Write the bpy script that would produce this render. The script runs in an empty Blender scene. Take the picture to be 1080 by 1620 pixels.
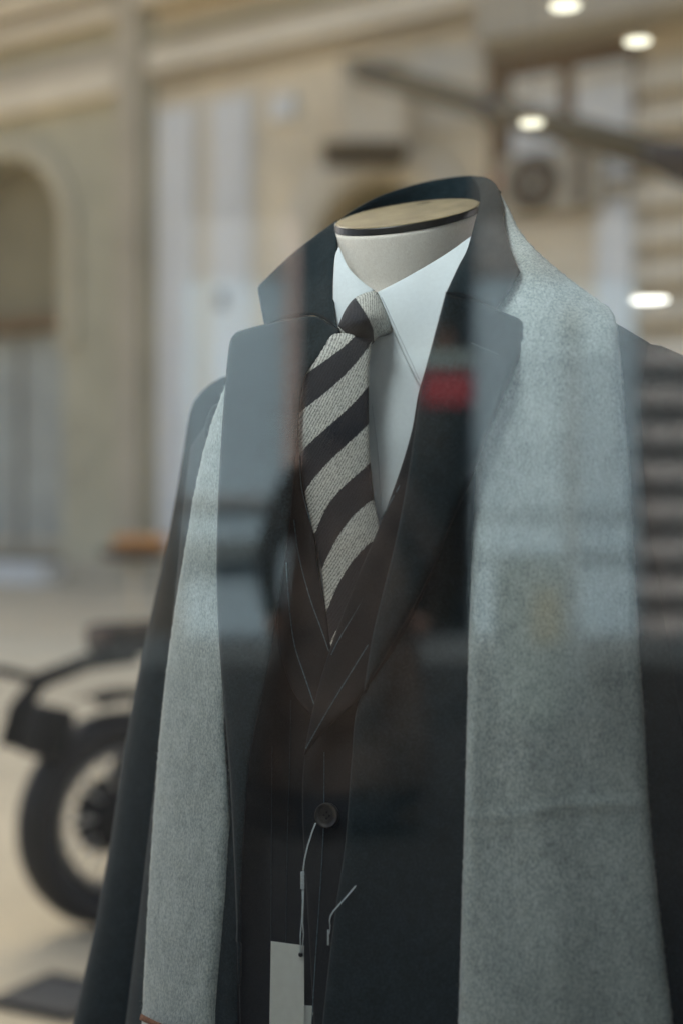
import bpy, bmesh, math, random
import numpy as np
from mathutils import Vector, Matrix
from mathutils.geometry import delaunay_2d_cdt
random.seed(7); RNG = np.random.default_rng(7)
R = math.radians
scene = bpy.context.scene
COL = scene.collection

# ------------------------------------------------------------------ camera
CAMZ, FPX = 1.22, 2250.0            # eye height; focal length in photo pixels (50 mm on a 24x36 frame)
cd = bpy.data.cameras.new('camera'); cam = bpy.data.objects.new('camera', cd); COL.objects.link(cam)
cam.location = (0, 0, CAMZ); cam.rotation_euler = (R(90), 0, 0)
cd.sensor_fit = 'VERTICAL'; cd.sensor_height = 36; cd.sensor_width = 24; cd.lens = 50
cd.clip_start = 0.02; cd.clip_end = 400
cd.dof.use_dof = True; cd.dof.focus_distance = 1.17; cd.dof.aperture_fstop = 2.25
scene.camera = cam

# ------------------------------------------------------------------ sky, sun, exposure
w = bpy.data.worlds.new('World'); scene.world = w; w.use_nodes = True
nt = w.node_tree; nt.nodes.clear()
sky = nt.nodes.new('ShaderNodeTexSky'); sky.sky_type = 'NISHITA'; sky.sun_disc = False
SUN_EL, SUN_AZ = 36.0, 8.0          # sun behind the far facade, shining towards the camera side of the street
sky.sun_elevation = R(SUN_EL); sky.sun_rotation = R(SUN_AZ)
sky.air_density = 0.5; sky.dust_density = 8.0; sky.ozone_density = 0.4
bg = nt.nodes.new('ShaderNodeBackground'); bg.inputs['Strength'].default_value = 0.15
out = nt.nodes.new('ShaderNodeOutputWorld')
nt.links.new(sky.outputs[0], bg.inputs['Color']); nt.links.new(bg.outputs[0], out.inputs['Surface'])
sl = bpy.data.lights.new('sun', 'SUN'); sl.energy = 1.4; sl.angle = R(12); sl.color = (1.0, 0.95, 0.88)
so = bpy.data.objects.new('sun', sl); COL.objects.link(so)
sd = Vector((math.sin(R(SUN_AZ)) * math.cos(R(SUN_EL)), math.cos(R(SUN_AZ)) * math.cos(R(SUN_EL)), math.sin(R(SUN_EL))))
so.rotation_euler = sd.to_track_quat('Z', 'Y').to_euler(); so.location = (0, 0, 30)
vs = scene.view_settings
vs.view_transform = 'Standard'; vs.look = 'None'; vs.gamma = 1; vs.use_curve_mapping = False
vs.exposure = 1.85
scene.cycles.use_denoising = True
scene.cycles.max_bounces = 6; scene.cycles.diffuse_bounces = 2; scene.cycles.glossy_bounces = 3; scene.cycles.transparent_max_bounces = 12
scene.cycles.caustics_reflective = False; scene.cycles.caustics_refractive = False

# ------------------------------------------------------------------ helpers
def P(px, py, Y):
    return Vector(((px - 540) / FPX * Y, Y, CAMZ - (py - 810) / FPX * Y))

def tag(o, label=None, cat=None, group=None, kind=None):
    if label: o['label'] = label
    if cat: o['category'] = cat
    if group: o['group'] = group
    if kind: o['kind'] = kind
    return o

def empty(name, loc, label=None, cat=None, group=None, rz=0):
    o = bpy.data.objects.new(name, None); COL.objects.link(o)
    o.location = loc; o.rotation_euler = (0, 0, rz); o.empty_display_size = 0.05
    return tag(o, label, cat, group)

def link(name, me, mat, parent=None, smooth=True, world=True):
    """links a mesh; when world is True the mesh is in world coordinates and is moved into its parent's frame"""
    o = bpy.data.objects.new(name, me); COL.objects.link(o)
    if mat is not None: me.materials.append(mat)
    if smooth:
        me.polygons.foreach_set('use_smooth', [True] * len(me.polygons))
    if parent is not None:
        o.parent = parent
        if world:
            m = Matrix.Identity(4); q = parent
            while q is not None:
                m = Matrix.Translation(q.location) @ q.rotation_euler.to_matrix().to_4x4() @ m; q = q.parent
            me.transform(m.inverted())
    return o

class MB:
    """collects vertices and faces of one mesh"""
    def __init__(s): s.v, s.f = [], []
    def add(s, vs_, fs_):
        n = len(s.v); s.v += [tuple(v) for v in vs_]; s.f += [tuple(i + n for i in f) for f in fs_]; return s
    def box(s, lo, hi, M=None, bev=0.0):
        x0, y0, z0 = lo; x1, y1, z1 = hi
        b = min(bev, (x1 - x0) * .45, (y1 - y0) * .45, (z1 - z0) * .45)
        if b <= 0:
            vv = [Vector(c) for c in ((x0,y0,z0),(x1,y0,z0),(x1,y1,z0),(x0,y1,z0),(x0,y0,z1),(x1,y0,z1),(x1,y1,z1),(x0,y1,z1))]
            ff = [(0,3,2,1),(4,5,6,7),(0,1,5,4),(1,2,6,5),(2,3,7,6),(3,0,4,7)]
        else:
            bm = bmesh.new(); bmesh.ops.create_cube(bm, size=1)
            for v in bm.verts:
                v.co = Vector(((x0+x1)/2 + v.co.x*(x1-x0), (y0+y1)/2 + v.co.y*(y1-y0), (z0+z1)/2 + v.co.z*(z1-z0)))
            bmesh.ops.bevel(bm, geom=bm.edges[:], offset=b, segments=2, profile=.6, affect='EDGES')
            bm.verts.ensure_lookup_table()
            vv = [v.co.copy() for v in bm.verts]; ff = [tuple(v.index for v in f.verts) for f in bm.faces]; bm.free()
        if M is not None: vv = [M @ v for v in vv]
        return s.add(vv, ff)
    def tube(s, pts, rad, n=10, caps=True):
        pts = [Vector(p) for p in pts]; m = len(pts)
        rr = rad if isinstance(rad, (list, tuple)) else [rad] * m
        vv, ff = [], []; up = None
        for i, p in enumerate(pts):
            d = (pts[min(i+1, m-1)] - pts[max(i-1, 0)]).normalized()
            if up is None:
                up = d.orthogonal().normalized()
            up = (up - d * up.dot(d)).normalized(); sd_ = d.cross(up)
            for k in range(n):
                a = 2*math.pi*k/n
                vv.append(p + (up*math.cos(a) + sd_*math.sin(a)) * rr[i])
        for i in range(m-1):
            for k in range(n):
                ff.append((i*n+k, i*n+(k+1)%n, (i+1)*n+(k+1)%n, (i+1)*n+k))
        if caps:
            ff.append(tuple(range(n))[::-1]); ff.append(tuple((m-1)*n+k for k in range(n)))
        return s.add(vv, ff)
    def rings(s, rings, caps=True, closed=True):
        n = len(rings[0]); vv = [v for r in rings for v in r]; ff = []
        for i in range(len(rings)-1):
            for k in range(n if closed else n-1):
                ff.append((i*n+k, i*n+(k+1)%n, (i+1)*n+(k+1)%n, (i+1)*n+k))
        if caps and closed:
            ff.append(tuple(range(n))[::-1]); ff.append(tuple((len(rings)-1)*n+k for k in range(n)))
        return s.add(vv, ff)
    def torus(s, c, axis, r, t, n=40, k=12, sq=1.0):
        c = Vector(c); ax = Vector(axis).normalized(); u = ax.orthogonal().normalized(); v = ax.cross(u)
        vv, ff = [], []
        for i in range(n):
            a = 2*math.pi*i/n; d = u*math.cos(a) + v*math.sin(a)
            for j in range(k):
                b = 2*math.pi*j/k
                vv.append(c + d*(r + t*math.cos(b)) + ax*(t*sq*math.sin(b)))
        for i in range(n):
            for j in range(k):
                ff.append((i*k+j, ((i+1)%n)*k+j, ((i+1)%n)*k+(j+1)%k, i*k+(j+1)%k))
        return s.add(vv, ff)
    def build(s, name, mat, parent=None, smooth=False, world=True):
        me = bpy.data.meshes.new(name); me.from_pydata(s.v, [], s.f)
        bm = bmesh.new(); bm.from_mesh(me); bmesh.ops.recalc_face_normals(bm, faces=bm.faces[:]); bm.to_mesh(me); bm.free()
        me.update()
        return link(name, me, mat, parent, smooth, world)

# ------------------------------------------------------------------ materials
def node_mat(name):
    m = bpy.data.materials.new(name); m.use_nodes = True
    n = m.node_tree.nodes; b = n['Principled BSDF']
    return m, m.node_tree, b

def N(t, typ, **kw):
    n = t.nodes.new(typ)
    for k, v in kw.items():
        if k in n.inputs: n.inputs[k].default_value = v
        else: setattr(n, k, v)
    return n

def coords(t, scale=(1, 1, 1), uv=False):
    tc = t.nodes.new('ShaderNodeTexCoord'); mp = t.nodes.new('ShaderNodeMapping')
    mp.inputs['Scale'].default_value = scale
    t.links.new(tc.outputs['UV' if uv else 'Object'], mp.inputs['Vector']); return mp.outputs[0]

def ramp(t, fac, stops):
    r = t.nodes.new('ShaderNodeValToRGB'); e = r.color_ramp.elements
    e[0].position, e[0].color = stops[0][0], (*stops[0][1], 1); e[1].position, e[1].color = stops[-1][0], (*stops[-1][1], 1)
    for p, c in stops[1:-1]:
        x = e.new(p); x.color = (*c, 1)
    t.links.new(fac, r.inputs[0]); return r.outputs[0]

def simple(name, col, rough=.6, metal=0.0, var=.12, scale=30, bump=.0, spec=.4):
    m, t, b = node_mat(name)
    nz = N(t, 'ShaderNodeTexNoise', Scale=scale, Detail=5.0); t.links.new(coords(t), nz.inputs['Vector'])
    lo = tuple(c*(1-var) for c in col); hi = tuple(min(1, c*(1+var)) for c in col)
    t.links.new(ramp(t, nz.outputs[0], [(.3, lo), (.7, hi)]), b.inputs['Base Color'])
    b.inputs['Roughness'].default_value = rough; b.inputs['Metallic'].default_value = metal
    b.inputs['Specular IOR Level'].default_value = spec
    if bump:
        bp = N(t, 'ShaderNodeBump', Strength=bump, Distance=.01); t.links.new(nz.outputs[0], bp.inputs['Height'])
        t.links.new(bp.outputs[0], b.inputs['Normal'])
    return m

def wool(name, dark, mid, light, scale=520, stretch=(1, 1, .45), bump=.5, dist=.0012, sheen=.15, mott=.25):
    """melange wool: fine fibre flecks over a soft larger mottling"""
    m, t, b = node_mat(name); L = t.links.new
    c = coords(t, stretch)
    n1 = N(t, 'ShaderNodeTexNoise', Scale=scale, Detail=3.0, Roughness=.65); L(c, n1.inputs['Vector'])
    n2 = N(t, 'ShaderNodeTexNoise', Scale=scale*.16, Detail=3.0, Roughness=.6, Distortion=.6); L(c, n2.inputs['Vector'])
    n3 = N(t, 'ShaderNodeTexNoise', Scale=14.0, Detail=3.0); L(coords(t), n3.inputs['Vector'])
    a1 = N(t, 'ShaderNodeMath', operation='MULTIPLY_ADD'); L(n2.outputs[0], a1.inputs[0]); a1.inputs[1].default_value = mott*1.4; L(n1.outputs[0], a1.inputs[2])
    a2 = N(t, 'ShaderNodeMath', operation='MULTIPLY_ADD'); L(n3.outputs[0], a2.inputs[0]); a2.inputs[1].default_value = mott*.5; L(a1.outputs[0], a2.inputs[2])
    a3 = N(t, 'ShaderNodeMath', operation='SUBTRACT'); L(a2.outputs[0], a3.inputs[0]); a3.inputs[1].default_value = mott*.95
    L(ramp(t, a3.outputs[0], [(.30, dark), (.5, mid), (.70, light)]), b.inputs['Base Color'])
    b.inputs['Roughness'].default_value = .95; b.inputs['Specular IOR Level'].default_value = .12
    b.inputs['Sheen Weight'].default_value = sheen; b.inputs['Sheen Roughness'].default_value = .5
    bp = N(t, 'ShaderNodeBump', Strength=bump, Distance=dist); L(n1.outputs[0], bp.inputs['Height']); L(bp.outputs[0], b.inputs['Normal'])
    return m

M_SCARF = wool('scarf_wool', (.26, .31, .31), (.42, .485, .48), (.60, .675, .665), scale=640, stretch=(1, 1, .6), bump=.5)
M_COAT = wool('coat_wool', (.0060, .0135, .017), (.0100, .021, .0265), (.017, .033, .041), scale=500, stretch=(1, 1, 1), bump=.15, dist=.0004, sheen=.05, mott=.3)
M_SUIT = wool('suit_wool', (.007, .009, .012), (.012, .0155, .019), (.019, .024, .029), scale=900, stretch=(1, 1, 1), bump=.25, dist=.0004, sheen=.04, mott=.15)
M_PIN = simple('pinstripe_thread', (.085, .14, .17), .9, scale=600, var=.5)
M_STITCH = simple('stitch_thread', (.03, .045, .055), .9, scale=600, var=.5)
M_LINEN = wool('neck_linen', (.76, .71, .63), (.84, .79, .71), (.90, .86, .78), scale=900, stretch=(1, 1, .6), bump=.3, dist=.0004, sheen=.05, mott=.15)
M_SHIRT = simple('shirt_cotton', (.76, .84, .87), .75, scale=300, var=.03, spec=.25)
M_RIM = simple('cap_rim_black', (.02, .019, .017), .35, scale=200)
M_CAPTOP = simple('cap_top_varnish', (.27, .22, .12), .2, metal=.0, scale=25, var=.25, spec=.12)
M_CARD = simple('tag_card', (.88, .92, .88), .7, scale=150, var=.04)
M_STRING = simple('tag_string', (.62, .70, .74), .7, scale=900, var=.15)
M_BUTTON = simple('button_horn', (.030, .027, .024), .38, scale=160, var=.6)
M_HOLE = simple('hole_dark', (.006, .006, .006), .9)
M_BROWN = simple('border_brown', (.25, .12, .07), .95, scale=500, var=.4)

def tie_material():
    m, t, b = node_mat('tie_silk'); L = t.links.new
    uv = t.nodes.new('ShaderNodeTexCoord').outputs['UV']
    sp = t.nodes.new('ShaderNodeSeparateXYZ'); L(uv, sp.inputs[0])
    # jagged weave edge of the stripes
    nz = N(t, 'ShaderNodeTexNoise', Scale=900.0, Detail=2.0); L(coords(t), nz.inputs['Vector'])
    j = N(t, 'ShaderNodeMath', operation='MULTIPLY_ADD'); L(nz.outputs[0], j.inputs[0]); j.inputs[1].default_value = .035; L(sp.outputs['Y'], j.inputs[2])
    fr = N(t, 'ShaderNodeMath', operation='FRACT'); L(j.outputs[0], fr.inputs[0])
    lt = N(t, 'ShaderNodeMath', operation='LESS_THAN'); L(fr.outputs[0], lt.inputs[0]); lt.inputs[1].default_value = .515
    # ribbed melange weave in the light stripes
    wv = N(t, 'ShaderNodeTexWave', Scale=330.0, Distortion=3.5, Detail=2.0); wv.bands_direction = 'DIAGONAL'
    wv.inputs['Detail Scale'].default_value = 3.0; L(coords(t, (1, .3, -.45)), wv.inputs['Vector'])
    n2 = N(t, 'ShaderNodeTexNoise', Scale=1000.0, Detail=2.0); L(coords(t, (1, 1, .7)), n2.inputs['Vector'])
    ad = N(t, 'ShaderNodeMath', operation='MULTIPLY_ADD'); L(wv.outputs['Fac'], ad.inputs[0]); ad.inputs[1].default_value = .42; L(n2.outputs[0], ad.inputs[2])
    lc = ramp(t, ad.outputs[0], [(.35, (.13, .135, .128)), (.66, (.42, .43, .40)), (.92, (.70, .71, .66))])
    dc = ramp(t, ad.outputs[0], [(.35, (.010, .012, .017)), (.95, (.024, .029, .038))])
    mx = N(t, 'ShaderNodeMix', data_type='RGBA'); L(lt.outputs[0], mx.inputs[0]); L(dc, mx.inputs[6]); L(lc, mx.inputs[7])
    L(mx.outputs[2], b.inputs['Base Color']); b.inputs['Roughness'].default_value = .8; b.inputs['Specular IOR Level'].default_value = .25
    bp = N(t, 'ShaderNodeBump', Strength=.5, Distance=.0006); L(ad.outputs[0], bp.inputs['Height']); L(bp.outputs[0], b.inputs['Normal'])
    return m
M_TIE = tie_material()
M_SEAM = simple('dark_seam', (.008, .012, .014), .95, scale=400)

def glass_material():
    m = bpy.data.materials.new('window_glass'); m.use_nodes = True; t = m.node_tree; t.nodes.clear(); L = t.links.new
    o = t.nodes.new('ShaderNodeOutputMaterial'); tr = t.nodes.new('ShaderNodeBsdfTransparent'); gl = t.nodes.new('ShaderNodeBsdfGlossy')
    tr.inputs[0].default_value = (.955, .985, .975, 1); gl.inputs['Roughness'].default_value = 0.0
    fr = N(t, 'ShaderNodeFresnel', IOR=1.62); mx = t.nodes.new('ShaderNodeMixShader')
    L(fr.outputs[0], mx.inputs[0]); L(tr.outputs[0], mx.inputs[1]); L(gl.outputs[0], mx.inputs[2])
    df = t.nodes.new('ShaderNodeBsdfDiffuse'); df.inputs[0].default_value = (.75, .74, .70, 1); m2 = t.nodes.new('ShaderNodeMixShader')
    n1 = N(t, 'ShaderNodeTexNoise', Scale=7.0, Detail=6.0, Roughness=.65, Distortion=.8); L(coords(t, (1, 1, .35)), n1.inputs['Vector'])
    n2 = N(t, 'ShaderNodeTexNoise', Scale=380.0, Detail=1.0); L(coords(t), n2.inputs['Vector'])
    r1 = N(t, 'ShaderNodeMapRange'); L(n1.outputs[0], r1.inputs[0])
    for i_, v_ in ((1, .35), (2, .75), (3, .002), (4, .011)): r1.inputs[i_].default_value = v_
    r2 = N(t, 'ShaderNodeMapRange'); L(n2.outputs[0], r2.inputs[0])
    for i_, v_ in ((1, .78), (2, .84), (3, .0), (4, .10)): r2.inputs[i_].default_value = v_
    ad = N(t, 'ShaderNodeMath', operation='ADD'); L(r1.outputs[0], ad.inputs[0]); L(r2.outputs[0], ad.inputs[1])
    L(ad.outputs[0], m2.inputs[0]); L(mx.outputs[0], m2.inputs[1]); L(df.outputs[0], m2.inputs[2]); L(m2.outputs[0], o.inputs[0])
    return m
M_GLASS = glass_material()

def emit(name, col, s, base=1.0):
    m, t, b = node_mat(name)
    nz = N(t, 'ShaderNodeTexNoise', Scale=4.0); t.links.new(coords(t), nz.inputs['Vector'])
    c = ramp(t, nz.outputs[0], [(.2, tuple(x*.93 for x in col)), (.8, col)])
    t.links.new(c, b.inputs['Emission Color']); b.inputs['Emission Strength'].default_value = s
    b.inputs['Base Color'].default_value = (*(x*base for x in col), 1)
    return m

# ------------------------------------------------------------------ the setting: ground, ceiling
PANE_Y = 0.72
def stucco(name, col, var=.16, bump=.3):
    m, t, b = node_mat(name); L = t.links.new
    c = coords(t)
    n1 = N(t, 'ShaderNodeTexNoise', Scale=.7, Detail=6.0, Roughness=.6); L(c, n1.inputs['Vector'])
    n2 = N(t, 'ShaderNodeTexNoise', Scale=60.0, Detail=4.0); L(c, n2.inputs['Vector'])
    L(ramp(t, n1.outputs[0], [(.3, tuple(x*(1-var) for x in col)), (.7, tuple(x*(1+var*.6) for x in col))]), b.inputs['Base Color'])
    b.inputs['Roughness'].default_value = .9; b.inputs['Specular IOR Level'].default_value = .2
    bp = N(t, 'ShaderNodeBump', Strength=bump, Distance=.01); L(n2.outputs[0], bp.inputs['Height']); L(bp.outputs[0], b.inputs['Normal'])
    return m
M_STONE = stucco('pale_paving', (.57, .485, .33))
M_ASPH = stucco('asphalt', (.042, .045, .045), .2)
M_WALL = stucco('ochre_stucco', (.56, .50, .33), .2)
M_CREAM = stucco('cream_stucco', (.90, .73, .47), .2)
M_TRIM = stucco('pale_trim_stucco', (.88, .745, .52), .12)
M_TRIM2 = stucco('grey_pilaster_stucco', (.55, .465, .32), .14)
M_SHUT = stucco('white_shutter_paint', (.86, .82, .71), .06, .1)
M_BRN = stucco('brown_wood', (.20, .125, .06), .2)
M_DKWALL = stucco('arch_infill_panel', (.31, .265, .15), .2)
M_RING = stucco('arch_ring_stucco', (.60, .52, .34), .12)
M_GREYGL = simple('frosted_door_glass', (.40, .41, .34), .35, scale=1.5, var=.15)
M_IRON = simple('black_iron', (.018, .017, .014), .5, scale=40, var=.3)
M_DKB = simple('dark_bronze', (.14, .105, .055), .6, scale=20, var=.2)
M_OLIVE = simple('olive_arm_paint', (.085, .066, .022), .5, scale=20, var=.2)
M_WHITE = stucco('pale_blue_render', (.36, .50, .60), .05, .1)

mb = MB(); mb.box((-60, PANE_Y - .1, -.3), (60, 60, 0)); g1 = mb.build('pavement', M_STONE); tag(g1, 'pale beige paving behind the shop window', kind='structure')
mb = MB(); mb.box((-60, -60, -.32), (60, PANE_Y - .105, -.02)); g2 = mb.build('road', M_ASPH); tag(g2, 'dark asphalt street', kind='structure')
mb = MB(); mb.box((-2.6, PANE_Y - .1, 2.95), (2.6, 2.9, 3.15)); cl = mb.build('ceiling', stucco('ceiling_plaster', (.55, .53, .5), .05)); tag(cl, 'plain plaster ceiling over the display', kind='structure')

# the shop window pane in front of everything
mb = MB(); mb.box((-1.6, PANE_Y - .005, .12), (1.6, PANE_Y + .005, 2.94))
pane = mb.build('shop_window_pane', M_GLASS); tag(pane, 'clear shop window pane with faint street reflections in front of the coat', 'window')

# ------------------------------------------------------------------ the far facade (right end nearer)
E = Vector((.847, -.531, 0)); NF = Vector((-.531, -.847, 0)); O0 = Vector((-6.0, 25.0, 0))
def fs(px):
    t = (px - 540) / FPX; return (25*t + 6) / (.847 + .531*t)
def fz(px, py):
    y = 25 - .531*fs(px); return CAMZ + (810 - py)/FPX*y
FM = Matrix(((E.x, -NF.x, 0, O0.x), (E.y, -NF.y, 0, O0.y), (0, 0, 1, 0), (0, 0, 0, 1)))   # local x along the wall, local -y out of the wall
fac = empty('street_facade', O0, 'ochre stucco facade with arches, cornices and pilasters across the street', 'building')
def fbox(name, s0, s1, z0, z1, o0, o1, mat, bev=.0, parent=None):
    mb = MB(); mb.box((s0, -o1, z0), (s1, -o0, z1), FM, bev); return mb.build(name, mat, parent or fac)
def fband(name, px0, px1, pxr, pyt, pyb, out_, mat, bev=.03):
    return fbox(name, fs(px0), fs(px1), fz(pxr, pyb), fz(pxr, pyt), .0, out_, mat, bev)
FH = 18.0
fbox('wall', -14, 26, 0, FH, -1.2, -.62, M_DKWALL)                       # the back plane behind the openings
def wall_with_openings(s0, s1, arches, name, mat, depth=.6):
    """a wall slab with arched openings: arches = (centre s, half width, springing z, sill z)"""
    n = 22; xs = sorted(set([s0, s1] + [c + d*h for c, h, _z, _b in arches for d in (-1, 1)]))
    mb = MB()
    for x0, x1 in zip(xs[:-1], xs[1:]):
        a = next((a for a in arches if abs(a[0] - (x0+x1)/2) < 1e-6), None)
        if a is None:
            mb.box((x0, -.0, 0), (x1, depth, FH), FM); continue
        c, h, zs, zb = a
        if zb > .01: mb.box((x0, 0, 0), (x1, depth, zb), FM)
        arc = [(c - h*math.cos(math.pi*k/n), zs + h*math.sin(math.pi*k/n)) for k in range(n+1)]
        for (ax, az), (bx, bz) in zip(arc[:-1], arc[1:]):
            q = [Vector((ax, 0, az)), Vector((bx, 0, bz)), Vector((bx, 0, FH)), Vector((ax, 0, FH))]
            q2 = [v + Vector((0, depth, 0)) for v in q]
            mb.add([FM @ v for v in q + q2], [(0,1,2,3), (7,6,5,4), (0,4,5,1), (2,6,7,3)])
    return mb.build(name, mat, fac)
a1c, a1h = fs(8), (fs(100) - fs(8)); a1z = fz(8, 375)
a2c, a2h = fs(592), (fs(692) - fs(592)); a2z = fz(592, 400)
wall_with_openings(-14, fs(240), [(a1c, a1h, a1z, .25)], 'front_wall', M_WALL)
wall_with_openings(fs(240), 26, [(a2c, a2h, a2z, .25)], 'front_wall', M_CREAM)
def arch_ring(c, h, zs, wd, out_, mat, zb):
    n = 26; rings = []
    def ring(x, z, dx, dz):
        return [FM @ Vector((x + dx*a, -o, z + dz*a)) for a, o in ((0, .0), (0, out_), (wd*.5, out_*1.35), (wd, out_), (wd, 0))]
    rings.append(ring(c-h, zb, -1, 0))
    for k in range(n+1):
        a = math.pi*k/n; rings.append(ring(c - h*math.cos(a), zs + h*math.sin(a), -math.cos(a), math.sin(a)))
    rings.append(ring(c+h, zb, 1, 0))
    return MB().rings(rings).build('arch_moulding', mat, fac)
arch_ring(a1c, a1h, a1z, .34, .09, M_RING, fz(8, 560)); arch_ring(a2c, a2h, a2z, .62, .12, M_TRIM, 0.3)
# left arch: tympanum, transom, frosted doors, step
fbox('transom', a1c-a1h-.3, a1c+a1h+.02, fz(8, 524), fz(8, 503), -.5, .06, M_BRN, .02)
for k, (q0, q1) in enumerate(((-.98, -.04), (.04, .98))):
    d = fbox('door_leaf', a1c+q0*a1h, a1c+q1*a1h, fz(8, 880), fz(8, 526), -.45, -.38, M_GREYGL, .01)
    fbox('door_rail', a1c+q0*a1h+.05, a1c+q1*a1h-.05, fz(8, 872), fz(8, 850), -.379, -.36, M_TRIM2, .01, None)
fbox('door_step', a1c-a1h-1.2, fs(104), .0, fz(8, 888), .0, .55, M_SHUT, .02)
fbox('plinth', fs(104)+.01, 26, 0, .42, .0, .10, M_TRIM2, .02)
# pilaster and cornice of the left bay
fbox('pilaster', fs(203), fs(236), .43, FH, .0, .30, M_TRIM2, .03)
fbox('pilaster_edge', fs(237), fs(247), .43, FH, .0, .16, M_WALL, .02)
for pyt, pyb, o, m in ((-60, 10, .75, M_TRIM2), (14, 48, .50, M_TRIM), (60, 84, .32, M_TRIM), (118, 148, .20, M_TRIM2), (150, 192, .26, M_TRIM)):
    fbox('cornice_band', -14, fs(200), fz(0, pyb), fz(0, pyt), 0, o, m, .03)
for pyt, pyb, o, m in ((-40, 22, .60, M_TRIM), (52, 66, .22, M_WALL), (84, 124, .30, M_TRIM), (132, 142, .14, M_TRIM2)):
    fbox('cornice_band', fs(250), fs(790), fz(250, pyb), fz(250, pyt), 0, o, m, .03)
# tall white shutters beside the doorway
for x0, x1 in ((256, 314), (340, 402)):
    sh = fbox('shutter', fs(x0), fs(x1), 0.6, fz(330, 166), .03, .10, M_SHUT, .02)
    zt = fz(330, 166)
    for k in range(4):
        z0 = .9 + k*(zt-1.0)/4; fbox('shutter_panel', fs(x0)+.09, fs(x1)-.09, z0, z0 + (zt-1.0)/4 - .2, .101, .125, M_SHUT, .02)
fbox('shutter_frame', fs(246), fs(412), .45, fz(330, 150), .0, .028, M_TRIM, .01)
fbox('door_handle', fs(354), fs(367), fz(360, 490), fz(360, 462), .126, .19, M_BRN, .01)
fbox('wall_plate', fs(432), fs(470), fz(450, 192), fz(450, 152), .0, .10, M_SHUT, .02)
# panel frame over the right half of the arch and the dividing strip
fbox('wall_panel', fs(655), fs(770), fz(715, 205), fz(715, 82), .0, .07, M_TRIM, .02)
fbox('pilaster', fs(780), fs(800), .43, FH, .0, .16, M_BRN, .02)
# windows upper right
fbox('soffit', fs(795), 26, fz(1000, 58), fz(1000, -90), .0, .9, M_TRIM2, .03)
fbox('window_frame', fs(803), fs(1012), fz(900, 300), fz(900, 70), .0, .06, M_BRN, .02)
for x0, x1 in ((812, 888), (912, 1002)):
    p_ = fbox('window_pane', fs(x0), fs(x1), fz(900, 292), fz(900, 112), .061, .085, M_SHUT, .01)
    fbox('window_transom', fs(x0), fs(x1), fz(900, 140), fz(900, 128), .087, .11, M_TRIM, .005)
fbox('sill', fs(803), fs(1000), fz(900, 318), fz(900, 302), .0, .18, M_TRIM, .02)
fbox('wall_band', fs(803), fs(1000), fz(900, 372), fz(900, 352), .0, .10, M_TRIM, .02)
fbox('drainpipe_casing', fs(950), fs(1006), .43, fz(980, 322), .0, .22, M_SHUT, .04)
# rusticated stone courses at the right end
py = 112
while py < 800:
    fbox('stone_course', fs(1012), 26, fz(1040, py+38), fz(1040, py), .0, .24, M_TRIM, .05); py += 61
# lantern on its bracket, with a long arm reaching towards the shop
la = P(590, 172, 20.2)
lan = empty('street_lantern', la, 'white box lantern on a dark base above the arched doorway', 'lantern')
mb = MB(); mb.box((la.x-.40, la.y-.40, la.z-.55), (la.x+.40, la.y+.40, la.z+.48), None, .05); mb.build('lantern_body', M_TRIM, lan)
mb = MB(); mb.box((la.x-.72, la.y-.5, la.z-.74), (la.x+.46, la.y+.5, la.z-.556), None, .08); mb.build('lantern_base', M_DKB, lan)
mb = MB(); mb.box((la.x-.47, la.y-.47, la.z+.486), (la.x+.47, la.y+.47, la.z+.60), None, .04); mb.build('lantern_cap', M_TRIM2, lan)
for dx in (-.42, .42):
    mb = MB(); mb.box((la.x+dx-.03, la.y-.44, la.z-.55), (la.x+dx+.03, la.y-.402, la.z+.48), None, .01); mb.build('lantern_bar', M_TRIM, lan)
p0, p1 = P(570, 112, 19.6), P(1062, 252, 12.0)
arm = empty('lantern_arm', p1, 'long dark olive metal arm slanting down past the lantern', 'metal arm')
mb = MB(); mb.tube([p0, p0.lerp(p1, .5), p1], [.15, .145, .14], 12); mb.build('bar', M_OLIVE, arm, True)
for k in (.12, .55):
    q = p0.lerp(p1, k); mb = MB(); mb.tube([q - (p1-p0).normalized()*.16, q + (p1-p0).normalized()*.16], [.15, .15], 12); mb.build('joint', M_IRON, arm, True)
mb = MB(); mb.tube([p1 - Vector((.25, 0, -.05)), p1 + Vector((.15, 0, -.04)), p1 + Vector((.75, .2, -.08))], [.10, .2, .24], 14); mb.build('head', M_IRON, arm, True)
# air conditioner
s0, s1 = fs(812), fs(962); zb_, zt_ = fz(880, 348), fz(880, 252)
ac = empty('air_conditioner', FM @ Vector((s0, -.12, zb_)), 'boxy outdoor air conditioner with round dark fan grille on far wall', 'air conditioner')
fbox('casing', s0, s1, zb_, zt_, .12, .5, M_TRIM2, .04, ac)
fc = FM @ Vector((fs(868), -.53, (zb_+zt_)/2)); mb = MB(); mb.torus(fc, NF, .26, .13, 40, 10, .25); mb.build('fan_grille', M_DKB, ac, True)
mb = MB(); mb.torus(fc + NF*.01, NF, .06, .05, 20, 8, .4); mb.build('fan_hub', M_TRIM2, ac, True)
for k in range(5):
    a = 2*math.pi*k/5; d = E*math.cos(a) + Vector((0, 0, 1))*math.sin(a); mb = MB(); mb.tube([fc + d*.08, fc + d*.3], [.05, .09], 6); mb.build('fan_blade', M_IRON, ac, True)
fbox('side_panel', fs(930), fs(950), zb_+.05, zt_-.05, .5, .53, M_DKB, .01, ac)
ol = FM @ Vector((fs(802), -.25, fz(802, 290))); mb = MB(); mb.torus(ol, NF, .05, .06, 20, 10, .8)
tag(mb.build('warning_lamp', simple('orange_plastic', (.55, .14, .04), .4), None, True), 'small orange lamp on the strip beside the air conditioner', 'lamp')

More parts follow.
